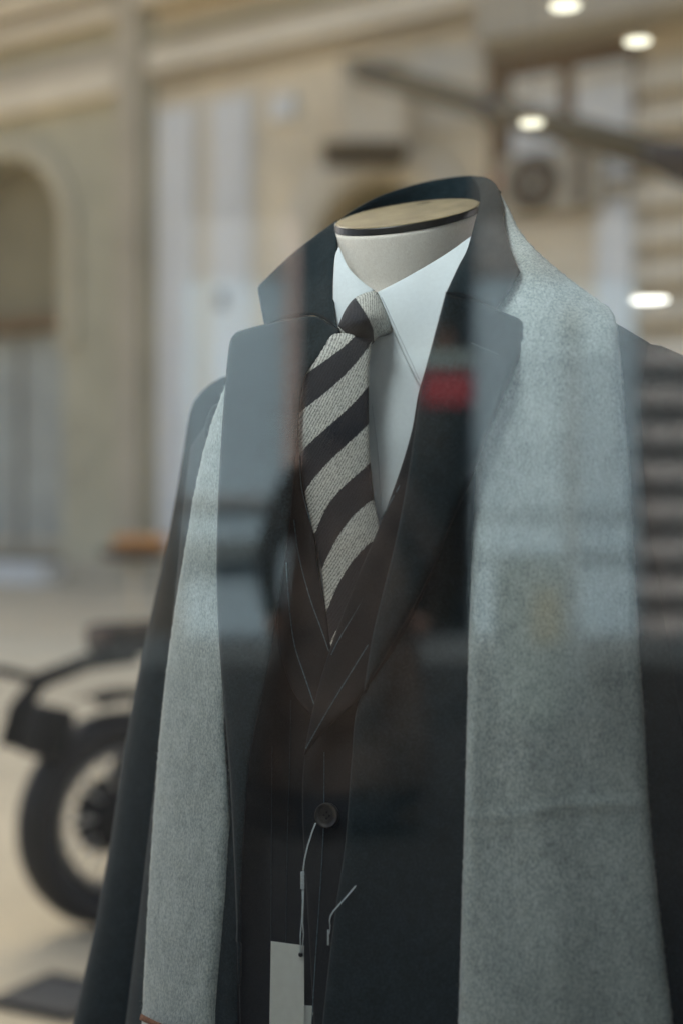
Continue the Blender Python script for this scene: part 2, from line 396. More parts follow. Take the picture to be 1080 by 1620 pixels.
# ------------------------------------------------------------------ bistro table with orange cushion, drain grate
tp = P(212, 868, 13.0)
tb = empty('bistro_table', (tp.x, tp.y, 0), 'dark round bistro table standing on the paving before the facade', 'table')
mb = MB(); mb.rings([[Vector((tp.x + r*math.cos(a), tp.y + r*math.sin(a), z)) for a in np.linspace(0, 2*math.pi, 32, endpoint=False)] for r, z in ((.26, tp.z-.10), (.31, tp.z-.09), (.31, tp.z-.005), (.29, tp.z))]); mb.build('table_top', M_IRON, tb, True)
mb = MB(); mb.tube([(tp.x, tp.y, .03), (tp.x, tp.y, tp.z-.05)], .03); mb.build('pedestal', M_TRIM, tb, True)
mb = MB(); mb.tube([(tp.x, tp.y, .0), (tp.x, tp.y, .03)], [.24, .2], 24); mb.build('base', M_TRIM, tb, True)
mb = MB(); mb.box((tp.x-.17, tp.y-.2, tp.z+.004), (tp.x+.30, tp.y+.2, tp.z+.115), None, .045)
tag(mb.build('orange_cushion', simple('orange_cloth', (.66, .27, .06), .9, scale=30), None, True), 'orange cushion lying on the dark bistro table', 'cushion')

gp = P(96, 1583, 3.55)
gr = empty('drain_grate', (gp.x, gp.y, 0), 'dark cast iron drain grate set in the beige paving', 'drain grate', rz=R(-28)); gr.scale = (.62, .62, 1)
def lbox(name, lo, hi, mat, par, bev=.004):
    mb = MB(); mb.box(lo, hi, None, bev); return mb.build(name, mat, par, world=False)
for y in (-.17, .17): lbox('rim', (-.20, y-.02, .002), (.20, y+.02, .022), M_IRON, gr)
for x in (-.185, .185): lbox('rim', (x-.02, -.15, .002), (x+.02, .15, .021), M_IRON, gr)
lbox('pit', (-.165, -.15, .003), (.165, .15, .006), M_HOLE, gr, 0)
for k in range(8): lbox('bar', (-.165, -.135+k*.036, .007), (.165, -.118+k*.036, .019), simple('worn_iron', (.13, .125, .11), .6) if k == 0 else bpy.data.materials['worn_iron'], gr, .003)

# ------------------------------------------------------------------ motorcycle (rear wheel at its own origin)
wc = P(186, 1297, 4.2)
mo = empty('motorcycle', (wc.x, wc.y, 0), 'black motorcycle with spoked wheels parked on the paving, rear wheel showing', 'motorcycle', rz=R(40))
RW = .318; WB = 1.42
M_RUB = simple('tyre_rubber', (.016, .016, .015), .75, scale=60, var=.3)
M_BLK = simple('black_paint', (.014, .014, .013), .8, scale=20, var=.3, spec=.15)
M_ALU = simple('brushed_metal', (.42, .42, .40), .35, metal=.8, scale=60, var=.2)
M_RIMG = simple('dark_rim_metal', (.26, .25, .23), .4, metal=.5, scale=60)
M_SEAT = simple('seat_leather', (.03, .022, .016), .6, scale=50, var=.3)
def mot(name, mb, mat, parent=None, smooth=True):
    return mb.build(name, mat, parent or mo, smooth, world=False)
for x in (0, WB):
    wh = bpy.data.objects.new('wheel', None); COL.objects.link(wh); wh.parent = mo; wh.location = (x, 0, RW)
    mot('tyre', MB().torus((0, 0, 0), (0, 1, 0), .266, .051, 56, 14, 1.35), M_RUB, wh)
    mot('rim', MB().torus((0, 0, 0), (0, 1, 0), .200, .016, 48, 8, 2.2), M_RIMG, wh)
    mot('brake_disc', MB().torus((0, .055, 0), (0, 1, 0), .085, .03, 36, 6, .08), M_BLK, wh)
    mot('hub', MB().tube([(0, -.07, 0), (0, -.03, 0), (0, .03, 0), (0, .07, 0)], [.05, .092, .092, .05], 20), M_BLK, wh)
    for k in range(20):
        a = 2*math.pi*k/20; b = a + (.35 if k % 2 else -.35); sy = .03 if k % 2 else -.03
        mot('spoke', MB().tube([(.05*math.cos(b), sy, .05*math.sin(b)), (.19*math.cos(a), 0, .19*math.sin(a))], .0055, 5), M_ALU, wh)
def mt(name, pts, r, mat, n=10): return mot(name, MB().tube(pts, r, n), mat)
for y in (-.115, .115):
    mt('swingarm', [(0, y, RW), (.25, y, RW+.03), (.52, y*.8, RW+.07)], [.028, .03, .035], M_BLK)
    mt('shock_absorber', [(.06, y*1.05, RW+.06), (.22, y*1.0, .73)], .032, M_BLK)
    mt('tail_loop', [(.75, y*.9, .74), (.3, y*.9, .77), (.0, y*.8, .83)], .015, M_BLK)
    mt('front_fork', [(WB, y*.9, RW), (WB-.13, y*.9, .72), (WB-.2, y*.9, .98)], [.026, .026, .022], M_ALU)
    mt('handlebar', [(WB-.2, 0, 1.0), (WB-.2, y*1.6, 1.02), (WB-.3, y*3.0, 1.04)], .013, M_BLK)
    mt('exhaust', [(.85, y*.8, .3), (.5, y*1.3, .28), (.15, y*1.5, .34)], [.024, .03, .042], M_ALU)
arc = [(.33*math.cos(R(a)) * 1.16, .0, RW + .33*math.sin(R(a)) * 1.16) for a in range(60, 196, 9)]
mb = MB(); mb.rings([[(x*1.0, yy, z + .0 - abs(yy)*.25) for yy in (-.075, -.04, 0, .04, .075)] + [(x*.975, yy, RW + (z-RW)*.975 - abs(yy)*.25) for yy in (.075, .04, 0, -.04, -.075)] for x, _y, z in arc[:6]])
mot('wheel_hugger', mb, M_BLK)
# number plate carrier sweeping back from the tail over the wheel
mt('carrier_arm', [(.06, 0, .79), (-.10, .0, .785), (-.24, .02, .74), (-.31, .02, .66), (-.34, .02, .56)], [.022, .024, .026, .03, .03], M_BLK)
mt('carrier_stay', [(-.24, .02, .74), (-.36, .02, .775), (-.44, .04, .78)], [.014, .014, .01], M_BLK)
mb = MB(); mb.box((-.40, -.10, .46), (-.34, .11, .61), Matrix.Translation((-.06, 0, .0)) @ Matrix.Rotation(R(14), 4, 'Y') @ Matrix.Translation((.06, 0, 0)), .02); mot('number_plate_holder', mb, M_BLK)
mb = MB(); mb.box((-.06, -.10, .80), (.22, .10, .89), None, .03); mot('tail_box', mb, M_BLK)
mb = MB(); mb.box((-.075, -.06, .83), (-.061, .06, .88), None, .005); mot('tail_light', mb, simple('red_lens', (.035, .012, .01), .4))
mb = MB(); mb.box((.23, -.14, .80), (.82, .14, .89), None, .04); mot('seat', mb, M_SEAT)
mb = MB(); mb.rings([[(x, hw*math.cos(a), z + hh*math.sin(a)) for a in np.linspace(0, 2*math.pi, 18, endpoint=False)] for x, hw, hh, z in ((.80, .08, .06, .86), (.9, .14, .11, .89), (1.1, .16, .13, .93), (1.24, .12, .11, .94), (1.29, .06, .06, .93))]); mot('fuel_tank', mb, M_BLK)
mb = MB(); mb.box((.55, -.15, .26), (1.0, .15, .62), None, .06); mot('engine', mb, M_ALU)
mt('frame_tube', [(.55, 0, .42), (.6, 0, .75), (.9, 0, .80), (WB-.22, 0, .92), (1.0, 0, .3), (.6, 0, .27)], .024, M_BLK)
mot('headlight', MB().rings([[(x, r*math.cos(a), .9 + r*math.sin(a)) for a in np.linspace(0, 2*math.pi, 18, endpoint=False)] for x, r in ((WB-.16, .05), (WB-.08, .085), (WB, .09))]), M_ALU)
mt('side_stand', [(.62, .12, .3), (.56, .30, .012)], .013, M_BLK)

# ------------------------------------------------------------------ small disc lamps inside the shop, held up by added thin cords
M_LAMP = emit('lamp_disc', (1.0, .95, .78), .55); M_LAMP2 = emit('lamp_disc_bright', (1.0, .98, .92), 1.1)
M_CORD = simple('added_thin_cord', (.25, .24, .22), .6)
def disc_on_cord(px, py, Y, r, mat, label):
    p = P(px, py, Y); o = empty('disc_lamp', p, label, 'lamp', 'small round ceiling lamps on added cords')
    rr = lambda r_, z: [Vector((p.x + r_*math.cos(a), p.y + r_*math.sin(a), p.z + z)) for a in np.linspace(0, 2*math.pi, 32, endpoint=False)]
    MB().rings([rr(r*.9, 0), rr(r*.92, .003)]).build('diffuser', mat, o, True)
    MB().rings([rr(r, .0035), rr(r*1.0, .009), rr(r*.8, .013)]).build('housing', M_TRIM2, o, True)
    MB().tube([(p.x, p.y, p.z + .013), (p.x, p.y, 2.95)], .0008, 5).build('cord', M_CORD, o)
disc_on_cord(893, 11, 2.60, .030, M_LAMP, 'small lit disc lamp at the upper edge, highest of the four')
disc_on_cord(1008, 67, 2.62, .026, M_LAMP, 'small lit disc lamp beside the pale window, second highest of the four')
disc_on_cord(840, 196, 2.64, .024, M_LAMP, 'small yellowish lit disc lamp before the dark slanting metal arm')
disc_on_cord(1027, 476, 2.66, .037, M_LAMP2, 'bright white disc lamp just above the coat shoulder')

# ------------------------------------------------------------------ the dressed torso: analytic body used to lay the cloth on
CX, CY, TH = .058, 1.25, R(32)
RX, RY = math.cos(TH), -math.sin(TH)          # viewer's right, across the chest
NX, NY = -math.sin(TH), -math.cos(TH)         # the way the chest faces
ZT = np.array([.30, .60, .80, .96, 1.12, 1.20, 1.28, 1.34, 1.362, 1.385, 1.42, 1.46, 1.50, 1.60])
AT = np.array([.345, .335, .305, .282, .258, .246, .241, .232, .215, .186, .150, .113, .088, .07])
BT = np.array([.185, .170, .150, .136, .130, .129, .123, .113, .108, .102, .092, .083, .076, .07])
PW = 2.3
def field(X, Y, Z, off):
    a = np.interp(Z, ZT, AT) + off; b = np.interp(Z, ZT, BT) + off
    u = (X-CX)*RX + (Y-CY)*RY; v = (X-CX)*NX + (Y-CY)*NY
    a = np.where(u < 0, a*np.interp(Z, [1.30, 1.37], [.905, 1.0]), a)
    return (np.abs(u)/a)**PW + (np.abs(v)/b)**PW - 1
YS = np.linspace(.95, 1.42, 236)
def body_depth(px, py, off):
    """depth at which the view of these points meets the torso grown by off"""
    px, py = np.asarray(px, float), np.asarray(py, float); off = np.broadcast_to(np.asarray(off, float), px.shape)
    X = (px[:, None]-540)/FPX*YS; Z = CAMZ - (py[:, None]-810)/FPX*YS
    F = field(X, YS[None, :], Z, off[:, None])
    neg = F < 0; first = np.argmax(neg, 1); hit = neg.any(1) & (first > 0)
    i = np.clip(first, 1, len(YS)-1); r = np.arange(len(px))
    f0, f1 = F[r, i-1], F[r, i]; t = np.where(hit, f0/np.where(np.abs(f0-f1) < 1e-12, 1e-12, f0-f1), 0)
    yh = YS[i-1] + t*(YS[i]-YS[i-1])
    return np.where(hit, yh, YS[np.argmin(F, 1)])

def tps(ctrl):
    """smooth depth through control points (px, py, Y)"""
    c = np.array(ctrl, float); p = c[:, :2]/100; n = len(p)
    def U(d2): return np.where(d2 > 0, d2*np.log(np.maximum(d2, 1e-12)), 0)
    K = U(((p[:, None]-p[None])**2).sum(-1)) + np.eye(n)*.02; Q = np.hstack([np.ones((n, 1)), p])
    A = np.block([[K, Q], [Q.T, np.zeros((3, 3))]]); s = np.linalg.solve(A, np.concatenate([c[:, 2], np.zeros(3)]))
    def f(px, py):
        q = np.stack([px, py], -1)/100; D = U(((q[:, None]-p[None])**2).sum(-1))
        return D @ s[:n] + s[n] + q @ s[n+1:]
    return f

def spline(pts, step=6.0):
    """closed outline; points given as (x, y) are smooth, (x, y, 1) are corners"""
    n = len(pts); res = []
    for i in range(n):
        p0, p1, p2, p3 = pts[i-1], pts[i], pts[(i+1) % n], pts[(i+2) % n]
        a, b = np.array(p1[:2], float), np.array(p2[:2], float); L_ = np.linalg.norm(b-a)
        m1 = (b - np.array(p0[:2], float))/2 if len(p1) == 2 else (b-a); m2 = (np.array(p3[:2], float) - a)/2 if len(p2) == 2 else (b-a)
        for m in (m1, m2):
            l = np.linalg.norm(m)
            if l > L_: m *= L_/l
        k = max(1, int(L_/step))
        for t in np.arange(k)/k:
            h = (2*t**3-3*t**2+1, t**3-2*t**2+t, -2*t**3+3*t**2, t**3-t**2)
            res.append(h[0]*a + h[1]*m1 + h[2]*b + h[3]*m2)
    return np.array(res)

def inside(q, poly):
    x, y = q[:, 0], q[:, 1]; c = np.zeros(len(q), bool)
    for (x1, y1), (x2, y2) in zip(poly, np.roll(poly, -1, 0)):
        if y1 == y2: continue
        c ^= ((y1 > y) != (y2 > y)) & (x < (x2-x1)*(y-y1)/(y2-y1) + x1)
    return c
def edge_dist(q, poly):
    a = poly; b = np.roll(poly, -1, 0); d = np.full(len(q), 1e9)
    for s in range(0, len(a)):
        ab = b[s]-a[s]; l = (ab**2).sum()
        t = np.clip(((q-a[s]) @ ab)/max(l, 1e-9), 0, 1); d = np.minimum(d, ((q - (a[s] + t[:, None]*ab))**2).sum(1))
    return np.sqrt(d)

def patch(name, outline, depth, mat, parent, thick=.003, step=9, edge_w=7, edge_drop=.0025, uvf=None, fine=5.0, jag=0.0):
    """a cloth panel: outline in photo pixels laid at real depth on the body, edges rolled over, given a thickness"""
    poly = spline(outline, fine)
    if jag: poly = poly + RNG.normal(0, jag, poly.shape)
    lo, hi = poly.min(0), poly.max(0)
    gx, gy = np.meshgrid(np.arange(lo[0], hi[0], step), np.arange(lo[1], hi[1], step)); q = np.stack([gx.ravel(), gy.ravel()], 1)
    q[::1] += RNG.uniform(-.12, .12, q.shape)*step
    q = q[inside(q, poly)]; dd = edge_dist(q, poly); q = q[dd > fine*.6]
    # an extra ring just inside the edge so that the roll is smooth
    nrm = np.roll(poly, -1, 0) - np.roll(poly, 1, 0); nrm = np.stack([-nrm[:, 1], nrm[:, 0]], 1); nrm /= np.maximum(np.linalg.norm(nrm, axis=1, keepdims=True), 1e-9)
    area = .5*np.sum(poly[:, 0]*np.roll(poly[:, 1], -1) - np.roll(poly[:, 0], -1)*poly[:, 1])
    if area < 0: nrm = -nrm
    ring = poly + nrm*min(edge_w*.35, 3.0); ring = ring[inside(ring, poly)]
    q = np.vstack([q, ring]); d0 = edge_dist(q, poly); q = q[d0 > .8]
    allp = [Vector(p) for p in poly] + [Vector(p) for p in q]; n = len(poly)
    vo, _e, fo, *_ = delaunay_2d_cdt(allp, [], [list(range(n))], 1, 1e-4)
    pts = np.array([tuple(v) for v in vo]); de = edge_dist(pts, poly)
    Y = depth(pts[:, 0], pts[:, 1])
    if edge_w > 0:
        t = np.clip(1 - de/edge_w, 0, 1); Y = Y + edge_drop*t*t
    verts = [P(p[0], p[1], y) for p, y in zip(pts, Y)]
    me = bpy.data.meshes.new(name); me.from_pydata(verts, [], [tuple(f) for f in fo]); me.update()
    bm = bmesh.new(); bm.from_mesh(me); bmesh.ops.recalc_face_normals(bm, faces=bm.faces[:])
    if sum(f.normal.dot(Vector((0, 0, CAMZ)) - f.calc_center_median()) for f in bm.faces) < 0:
        bmesh.ops.reverse_faces(bm, faces=bm.faces[:])
    bm.to_mesh(me); bm.free()
    if uvf is not None:
        uv = me.uv_layers.new(name='UVMap'); val = uvf(pts[:, 0], pts[:, 1])
        for lp in me.loops: uv.data[lp.index].uv = (val[0][lp.vertex_index], val[1][lp.vertex_index])
    o = link(name, me, mat, parent)
    if thick:
        s = o.modifiers.new('thickness', 'SOLIDIFY'); s.thickness = thick; s.offset = -1
    return o
def onbody(off, extra=None):
    return lambda px, py: body_depth(px, py, off(px, py) if callable(off) else off) + (extra(px, py) if extra else 0)
def thread(name, pts, off, r, mat, parent, depthf=None):
    q = np.array(pts, float); t = np.linspace(0, len(q)-1, 8*len(q)); ids = np.arange(len(q))
    # smooth interpolation
    def cr(k):
        i = min(int(k), len(q)-2); f = k-i; p0, p1, p2, p3 = q[max(i-1, 0)], q[i], q[i+1], q[min(i+2, len(q)-1)]
        return .5*((2*p1) + (-p0+p2)*f + (2*p0-5*p1+4*p2-p3)*f*f + (-p0+3*p1-3*p2+p3)*f**3)
    s = np.array([cr(k) for k in t]); Y = depthf(s[:, 0], s[:, 1]) if depthf else body_depth(s[:, 0], s[:, 1], off)
    return MB().tube([P(a, b, y) for (a, b), y in zip(s, Y)], r, 6).build(name, mat, parent, True)

base = Vector((CX, CY, 0))
# ---- mannequin: neck with slanted cap, hidden body form, pole, foot plate
man = empty('mannequin', base, 'cream linen headless mannequin with black rimmed neck cap', 'mannequin')
capc = P(644, 338, 1.25)
def capring(r, dz, cx=0, cy=0, n=64, ax=.154, ay=.35, sq=1.0):
    return [Vector((capc.x + cx + r*math.cos(a), capc.y + cy + r*sq*math.sin(a), capc.z + dz + ax*r*math.cos(a) + ay*r*math.sin(a)*sq)) for a in np.linspace(0, 2*math.pi, n, endpoint=False)]
NK = np.array([(.0634, -.006, 0, 0, .154, .35), (.0626, -.03, -.0005, .001, .12, .27), (.0618, -.06, -.001, .003, .07, .15), (.0645, -.09, 0, .004, .0, .05), (.076, -.115, 0, .004, 0, 0), (.10, -.14, 0, .004, 0, 0)])
mb = MB(); mb.rings([capring(v[0], v[1], v[2], v[3], 64, v[4], v[5]) for v in ([np.interp(t, range(6), NK[:, k]) for k in range(6)] for t in np.linspace(0, 5, 26))])
mb.build('neck', M_LINEN, man, True)
cap = MB().rings([capring(.0634, -.0056), capring(.0640, -.0050), capring(.0640, -.0004), capring(.0637, .0001), capring(.0620, .0001)]).build('neck_cap', M_RIM, man)
MB().rings([capring(.0630, .0003), capring(.0628, .0006), capring(.0622, .0008)]).build('cap_top', M_CAPTOP, cap)
def section(z, off, n=72, da=0.0, db=0.0):
    a = float(np.interp(z, ZT, AT)) + off + da; b = float(np.interp(z, ZT, BT)) + off + db; r = []
    for t in np.linspace(0, 2*math.pi, n, endpoint=False):
        c, s = math.cos(t), math.sin(t)
        u = a*math.copysign(abs(c)**(2/PW), c)*(1 if c > 0 else float(np.interp(z, [1.30, 1.37], [.905, 1.0]))); v = b*math.copysign(abs(s)**(2/PW), s)
        r.append(Vector((CX + u*RX + v*NX, CY + u*RY + v*NY, z)))
    return r
MB().rings([section(z, -.034 - .03*min(1, max(0, (z-1.2)/.08))) for z in (.62, .8, .96, 1.12, 1.2, 1.24, 1.28, 1.33, 1.362, 1.385)]).build('body_form', M_LINEN, man, True)
MB().tube([(CX, CY, .02), (CX, CY, .63)], .017, 16).build('stand_pole', M_ALU, man, True)
MB().tube([(CX, CY, .0), (CX, CY, .016), (CX, CY, .02)], [.19, .19, .18], 40).build('foot_plate', M_ALU, man, True)

# ---- unseen fill lamp added above the window to brighten neck and shirt
dl = empty('added_fill_lamp', (-.36, .86, 2.95), 'unseen round fill lamp added to brighten the neck and shirt', 'lamp')
lq = Vector((-.36, .86, 2.12)); ld = (lq - Vector((.05, 1.2, 1.46))).normalized()
mb = MB(); mb.tube([lq + ld*.02, lq + ld*.05, lq + ld*.16, lq + ld*.18], [.22, .23, .16, .03], 40); mb.build('housing', M_RIM, dl, True)
mb = MB(); mb.tube([lq + ld*.17, (lq + ld*.17).lerp(Vector((-.36, .86, 2.95)), .5), (-.36, .86, 2.95)], .012, 10); mb.build('rod', M_RIM, dl, True)
ll_ = bpy.data.lights.new('added_fill_light', 'AREA'); ll_.shape = 'DISK'; ll_.size = .42; ll_.energy = .62; ll_.spread = R(95); ll_.color = (.97, .99, 1.0)
lo_ = bpy.data.objects.new('added_fill_light', ll_); COL.objects.link(lo_); lo_.location = lq
lo_.rotation_euler = ld.to_track_quat('Z', 'Y').to_euler()

# ---- shirt
sh = empty('dress_shirt', base, 'pale blue white dress shirt with pointed collar under the tie', 'shirt')
def shirt_wr(px, py): return .0012*np.sin((px*.6 + py*.25)/22.0) + .0008*np.sin((px - py*.5)/31.0)
patch('shirt_front', [(520, 500), (600, 492), (690, 500), (730, 600), (700, 760), (640, 900), (540, 1010), (470, 900), (455, 700), (480, 560)], onbody(-.012, shirt_wr), M_SHIRT, sh, .001)
thread('placket_seam', [(588, 640), (597, 720), (602, 800)], -.0115, .0004, M_STRING, sh)
RC = tps([(597, 462, 1.160), (612, 500, 1.150), (630, 545, 1.137), (664, 612, 1.120), (690, 540, 1.116), (725, 450, 1.133), (748, 372, 1.185), (660, 432, 1.152), (700, 404, 1.168), (680, 480, 1.133), (760, 420, 1.14)])
def cfold(px, py): return .0010*np.sin((px*.5+py)/19.0) + .0022*np.exp(-((px-py*.2-595)/30.0)**2)
rc = patch('collar_leaf', [(597, 462, 1), (640, 440), (700, 405), (748, 371, 1), (775, 420, 1), (735, 520, 1), (665, 613, 1), (645, 575), (622, 524)], lambda a, b: RC(a, b) + cfold(a, b), M_SHIRT, sh, .0018, 7, 4, .0012)
thread('collar_stitch', [(603, 470), (628, 524), (650, 572), (663, 601)], 0, .0003, simple('collar_stitch', (.45, .5, .53), .8), rc, lambda a, b: RC(a, b) + cfold(a, b) - .0002)
LC = tps([(535, 393, 1.205), (531, 450, 1.180), (529, 500, 1.172), (545, 500, 1.160), (565, 470, 1.158), (590, 460, 1.160), (555, 425, 1.178)])
patch('collar_leaf', [(536, 390, 1), (552, 424), (576, 448), (592, 459, 1), (570, 474), (552, 492), (535, 522, 1), (528, 505), (527, 450), (530, 405)], LC, M_SHIRT, sh, .0018, 5, 4, .0012)

# ---- tie
ti = empty('necktie', base, 'dark navy tie with diagonal grey melange stripes', 'tie')
def phase(px, py):
    xl = np.interp(py, [520, 560, 580, 640, 700, 770, 850, 960], [530, 496, 487, 475, 473, 480, 500, 515])
    tt = np.clip((px - xl)/np.maximum(588 - xl, 20), 0, 1)
    dy = 114*(1-tt) + np.interp(py, [560, 640, 800], [9, 6, -11])*np.sin(math.pi*(1-tt))   # how far a stripe has dropped at this place
    return (px*0, (py - 541 - dy)/126.0)
def bladeoff(px, py):
    xl = np.interp(py, [520, 580, 640, 700, 770, 850, 960], [530, 487, 475, 473, 480, 500, 515]); tt = np.clip((px - xl)/np.maximum(592-xl, 20), 0, 1)
    return np.interp(py, [520, 560, 700, 900, 1100], [.012, .012, .006, -.002, -.006]) + .006*np.sin(np.pi*tt)**.7
patch('blade', [(548, 527, 1), (588, 537, 1), (584, 580), (583, 650), (585, 720), (591, 785), (600, 840), (596, 920), (570, 1010), (530, 1040), (516, 968), (508, 900), (497, 848), (481, 775), (473, 700), (475, 640), (486, 582), (505, 552), (524, 530)], onbody(bladeoff), M_TIE, ti, .003, 7, 5, .002, phase)
KN = tps([(535, 516, 1.150), (558, 474, 1.150), (592, 461, 1.154), (604, 480, 1.146), (622, 521, 1.145), (598, 536, 1.140), (568, 538, 1.134), (575, 500, 1.118), (590, 512, 1.121), (555, 510, 1.125), (545, 532, 1.145)])
def kphase(px, py):
    # light band along the right side of the knot, dark middle
    xe = np.interp(py, [455, 473, 490, 505, 520, 540], [548, 561, 573, 582, 588, 590])
    return (px*0, np.where(px > xe, .25, .75) + np.clip((xe - px)/9.0, -.24, .0)*0 - np.clip((px-xe)/60, 0, .2))
def kp(px, py):
    xe = np.interp(py, [455, 473, 490, 505, 520, 540], [546, 561, 573, 582, 588, 590]); d = (xe - px)
    return (px*0, .515 + np.clip(d/90.0, -.48, .46))
patch('knot', [(534, 517, 1), (545, 492), (558, 474), (574, 464), (590, 460), (597, 463, 1), (610, 492), (624, 527, 1), (610, 531), (598, 534), (588, 545, 1), (570, 540), (549, 532, 1)], KN, M_TIE, ti, .008, 4, 7, .008, kp, 3)
patch('knot_fold', [(534, 516, 1), (552, 531, 1), (524, 532, 1)], lambda a, b: KN(a, b) + .004, M_TIE, ti, .003, 3, 3, .001, lambda a, b: (a*0, a*0 + .25), 3)

# ---- suit jacket
ja = empty('suit_jacket', base, 'dark pinstripe suit jacket buttoned under the overcoat', 'jacket')
patch('front_panel', [(400, 640), (480, 640), (520, 1000), (560, 1120), (575, 1300), (575, 1690, 1), (340, 1690, 1), (350, 1200), (370, 850)], onbody(-.013), M_SUIT, ja, .0025, 14)
patch('front_panel', [(640, 900), (560, 1060), (482, 1192, 1), (478, 1250), (480, 1330), (487, 1450), (500, 1690, 1), (680, 1690, 1), (690, 1200)], onbody(-.008), M_SUIT, ja, .003, 14)
patch('lapel', [(470, 600), (474, 700), (483, 778), (498, 852), (507, 915), (517, 966), (527, 1030, 1), (508, 1105), (496, 1139, 1), (463, 1093), (443, 1030), (438, 955), (430, 850), (425, 700), (440, 620)], onbody(lambda a, b: -.003 + 0*a), M_SUIT, ja, .003, 9, 6, .003)
patch('lapel', [(700, 520), (664, 612), (651, 680), (632, 745), (601, 829), (562, 920), (527, 1012), (500, 1100), (480, 1196, 1), (520, 1150), (566, 1108, 1), (640, 1000), (700, 860), (740, 700), (745, 560)], onbody(lambda a, b: .003 + .002*np.sin((b-600)/200)), M_SUIT, ja, .0035, 9, 6, .003)
LR = [(652, 720), (630, 772), (600, 826)]
thread('pinstripe', [(632, 768), (602, 822)], .0038, .00045, M_PIN, ja)
thread('pinstripe', [(602, 893), (570, 955), (540, 1005), (524, 1036)], .0045, .00050, M_PIN, ja)
thread('pinstripe', [(582, 1020), (545, 1080), (512, 1135), (484, 1184)], .0045, .00050, M_PIN, ja)
thread('pinstripe', [(474, 728), (478, 775), (490, 820), (499, 848)], -.0018, .00050, M_PIN, ja)
thread('pinstripe', [(465, 822), (473, 880), (490, 945), (508, 995), (520, 1030)], -.0018, .00045, M_PIN, ja)
thread('pinstripe', [(453, 890), (458, 960), (466, 1020), (482, 1070), (499, 1120)], -.0018, .00050, M_PIN, ja)
thread('pinstripe', [(460, 1108), (459, 1200), (455, 1330), (453, 1480), (452, 1640)], -.0122, .00035, M_STITCH, ja)
thread('pinstripe', [(431, 1180), (430, 1320), (429, 1480), (428, 1640)], -.0122, .00030, M_STITCH, ja)
thread('pinstripe', [(513, 1190), (512, 1300), (507, 1400), (499, 1520), (492, 1640)], -.0072, .00038, M_PIN, ja)
bd = float(body_depth([517], [1290], -.008)[0]) - .004
bc = P(517, 1290, bd); bn = Vector((NX*.55, NY*.75, .08)).normalized()
bu = MB(); u_ = bn.orthogonal().normalized(); v_ = bn.cross(u_)
def brg(r, h): return [bc + (u_*math.cos(a) + v_*math.sin(a))*r + bn*h for a in np.linspace(0, 2*math.pi, 36, endpoint=False)]
bo = bu.rings([brg(.0098, -.003), brg(.0102, .0), brg(.0100, .0016), brg(.0092, .0019), brg(.0084, .0008), brg(.006, .0004), brg(.002, .0003)]).build('button', M_BUTTON, ja, True)
for k in range(4):
    a = math.pi/4 + k*math.pi/2; c = bc + (u_*math.cos(a) + v_*math.sin(a))*.0024 + bn*.0006
    MB().rings([[c + (u_*math.cos(x) + v_*math.sin(x))*.0008 + bn*h for x in np.linspace(0, 2*math.pi, 8, endpoint=False)] for h in (-.0004, .0002)]).build('thread_hole', M_HOLE, bo)

# ---- overcoat: body round the back and sides, front panels, sleeves, collar, lapels
co = empty('overcoat', base, 'dark navy wool overcoat with wide notched lapels on the mannequin', 'overcoat')
zs = [.50, .62, .74, .86, .98, 1.08, 1.16, 1.22, 1.28, 1.31, 1.33, 1.345, 1.357, 1.37, 1.385, 1.40]
n = 96; k0, k1 = int(n*.185), int(n*.345)           # the gap in front
idx = [(k1 + j) % n for j in range(n - (k1 - k0) + 1)]
def shrink(z, i):
    c = math.cos(2*math.pi*i/n); k = min(1, max(0, (z-1.29)/.06)); k2 = min(1, max(0, (z-1.352)/.03)); m = min(1, max(0, (c-.2)/.5))
    return -.001 - .024*(k*(1-m) + k2*m*.6) - (.022*min(1, max(0, (z-1.27)/.06)) if c < -.2 else 0)
rows = [[section(z, shrink(z, i), n)[i] for i in idx] for z in zs]
o = MB().rings(rows, caps=False, closed=False).build('coat_body', M_COAT, co, True); s = o.modifiers.new('thickness', 'SOLIDIFY'); s.thickness = .003; s.offset = -1
def cw(px, py): return .0010*np.sin(px/37.0 + py/160.0)
patch('front_panel', [(340, 640), (450, 700), (425, 900), (395, 1100), (384, 1300), (378, 1500), (376, 1700, 1), (220, 1700, 1), (260, 1200), (310, 800)], onbody(.002, cw), M_COAT, co, .0035, 14, 6, .003)
patch('front_panel', [(720, 700), (690, 860), (630, 1000), (568, 1108), (556, 1200), (546, 1330), (529, 1450), (510, 1620), (505, 1700, 1), (850, 1700, 1), (850, 700, 1)], onbody(.002, cw), M_COAT, co, .0035, 14, 6, .003)
thread('edge_stitch', [(371, 1330), (374, 1420), (378, 1520), (381, 1640)], .0024, .00035, M_STITCH, co)
def sleeve(pts, n=28, flat=0):
    rg = []
    for i, (c, r, q) in enumerate(pts):
        d = (pts[min(i+1, len(pts)-1)][0] - pts[max(i-1, 0)][0]).normalized()
        if i < flat: d = Vector((0, 0, -1))
        x = Vector((RX, RY, 0)); x = (x - d*x.dot(d)).normalized(); y = d.cross(x)
        rg.append([c + x*math.cos(a)*r + y*math.sin(a)*r*q for a in np.linspace(0, 2*math.pi, n, endpoint=False)])
    return MB().rings(rg).build('sleeve', M_COAT, co, True)
def lsl(edge, py, Y, r):
    p = P(edge, py, Y); return (Vector((p.x + r*.95, Y, p.z)), r, .95)
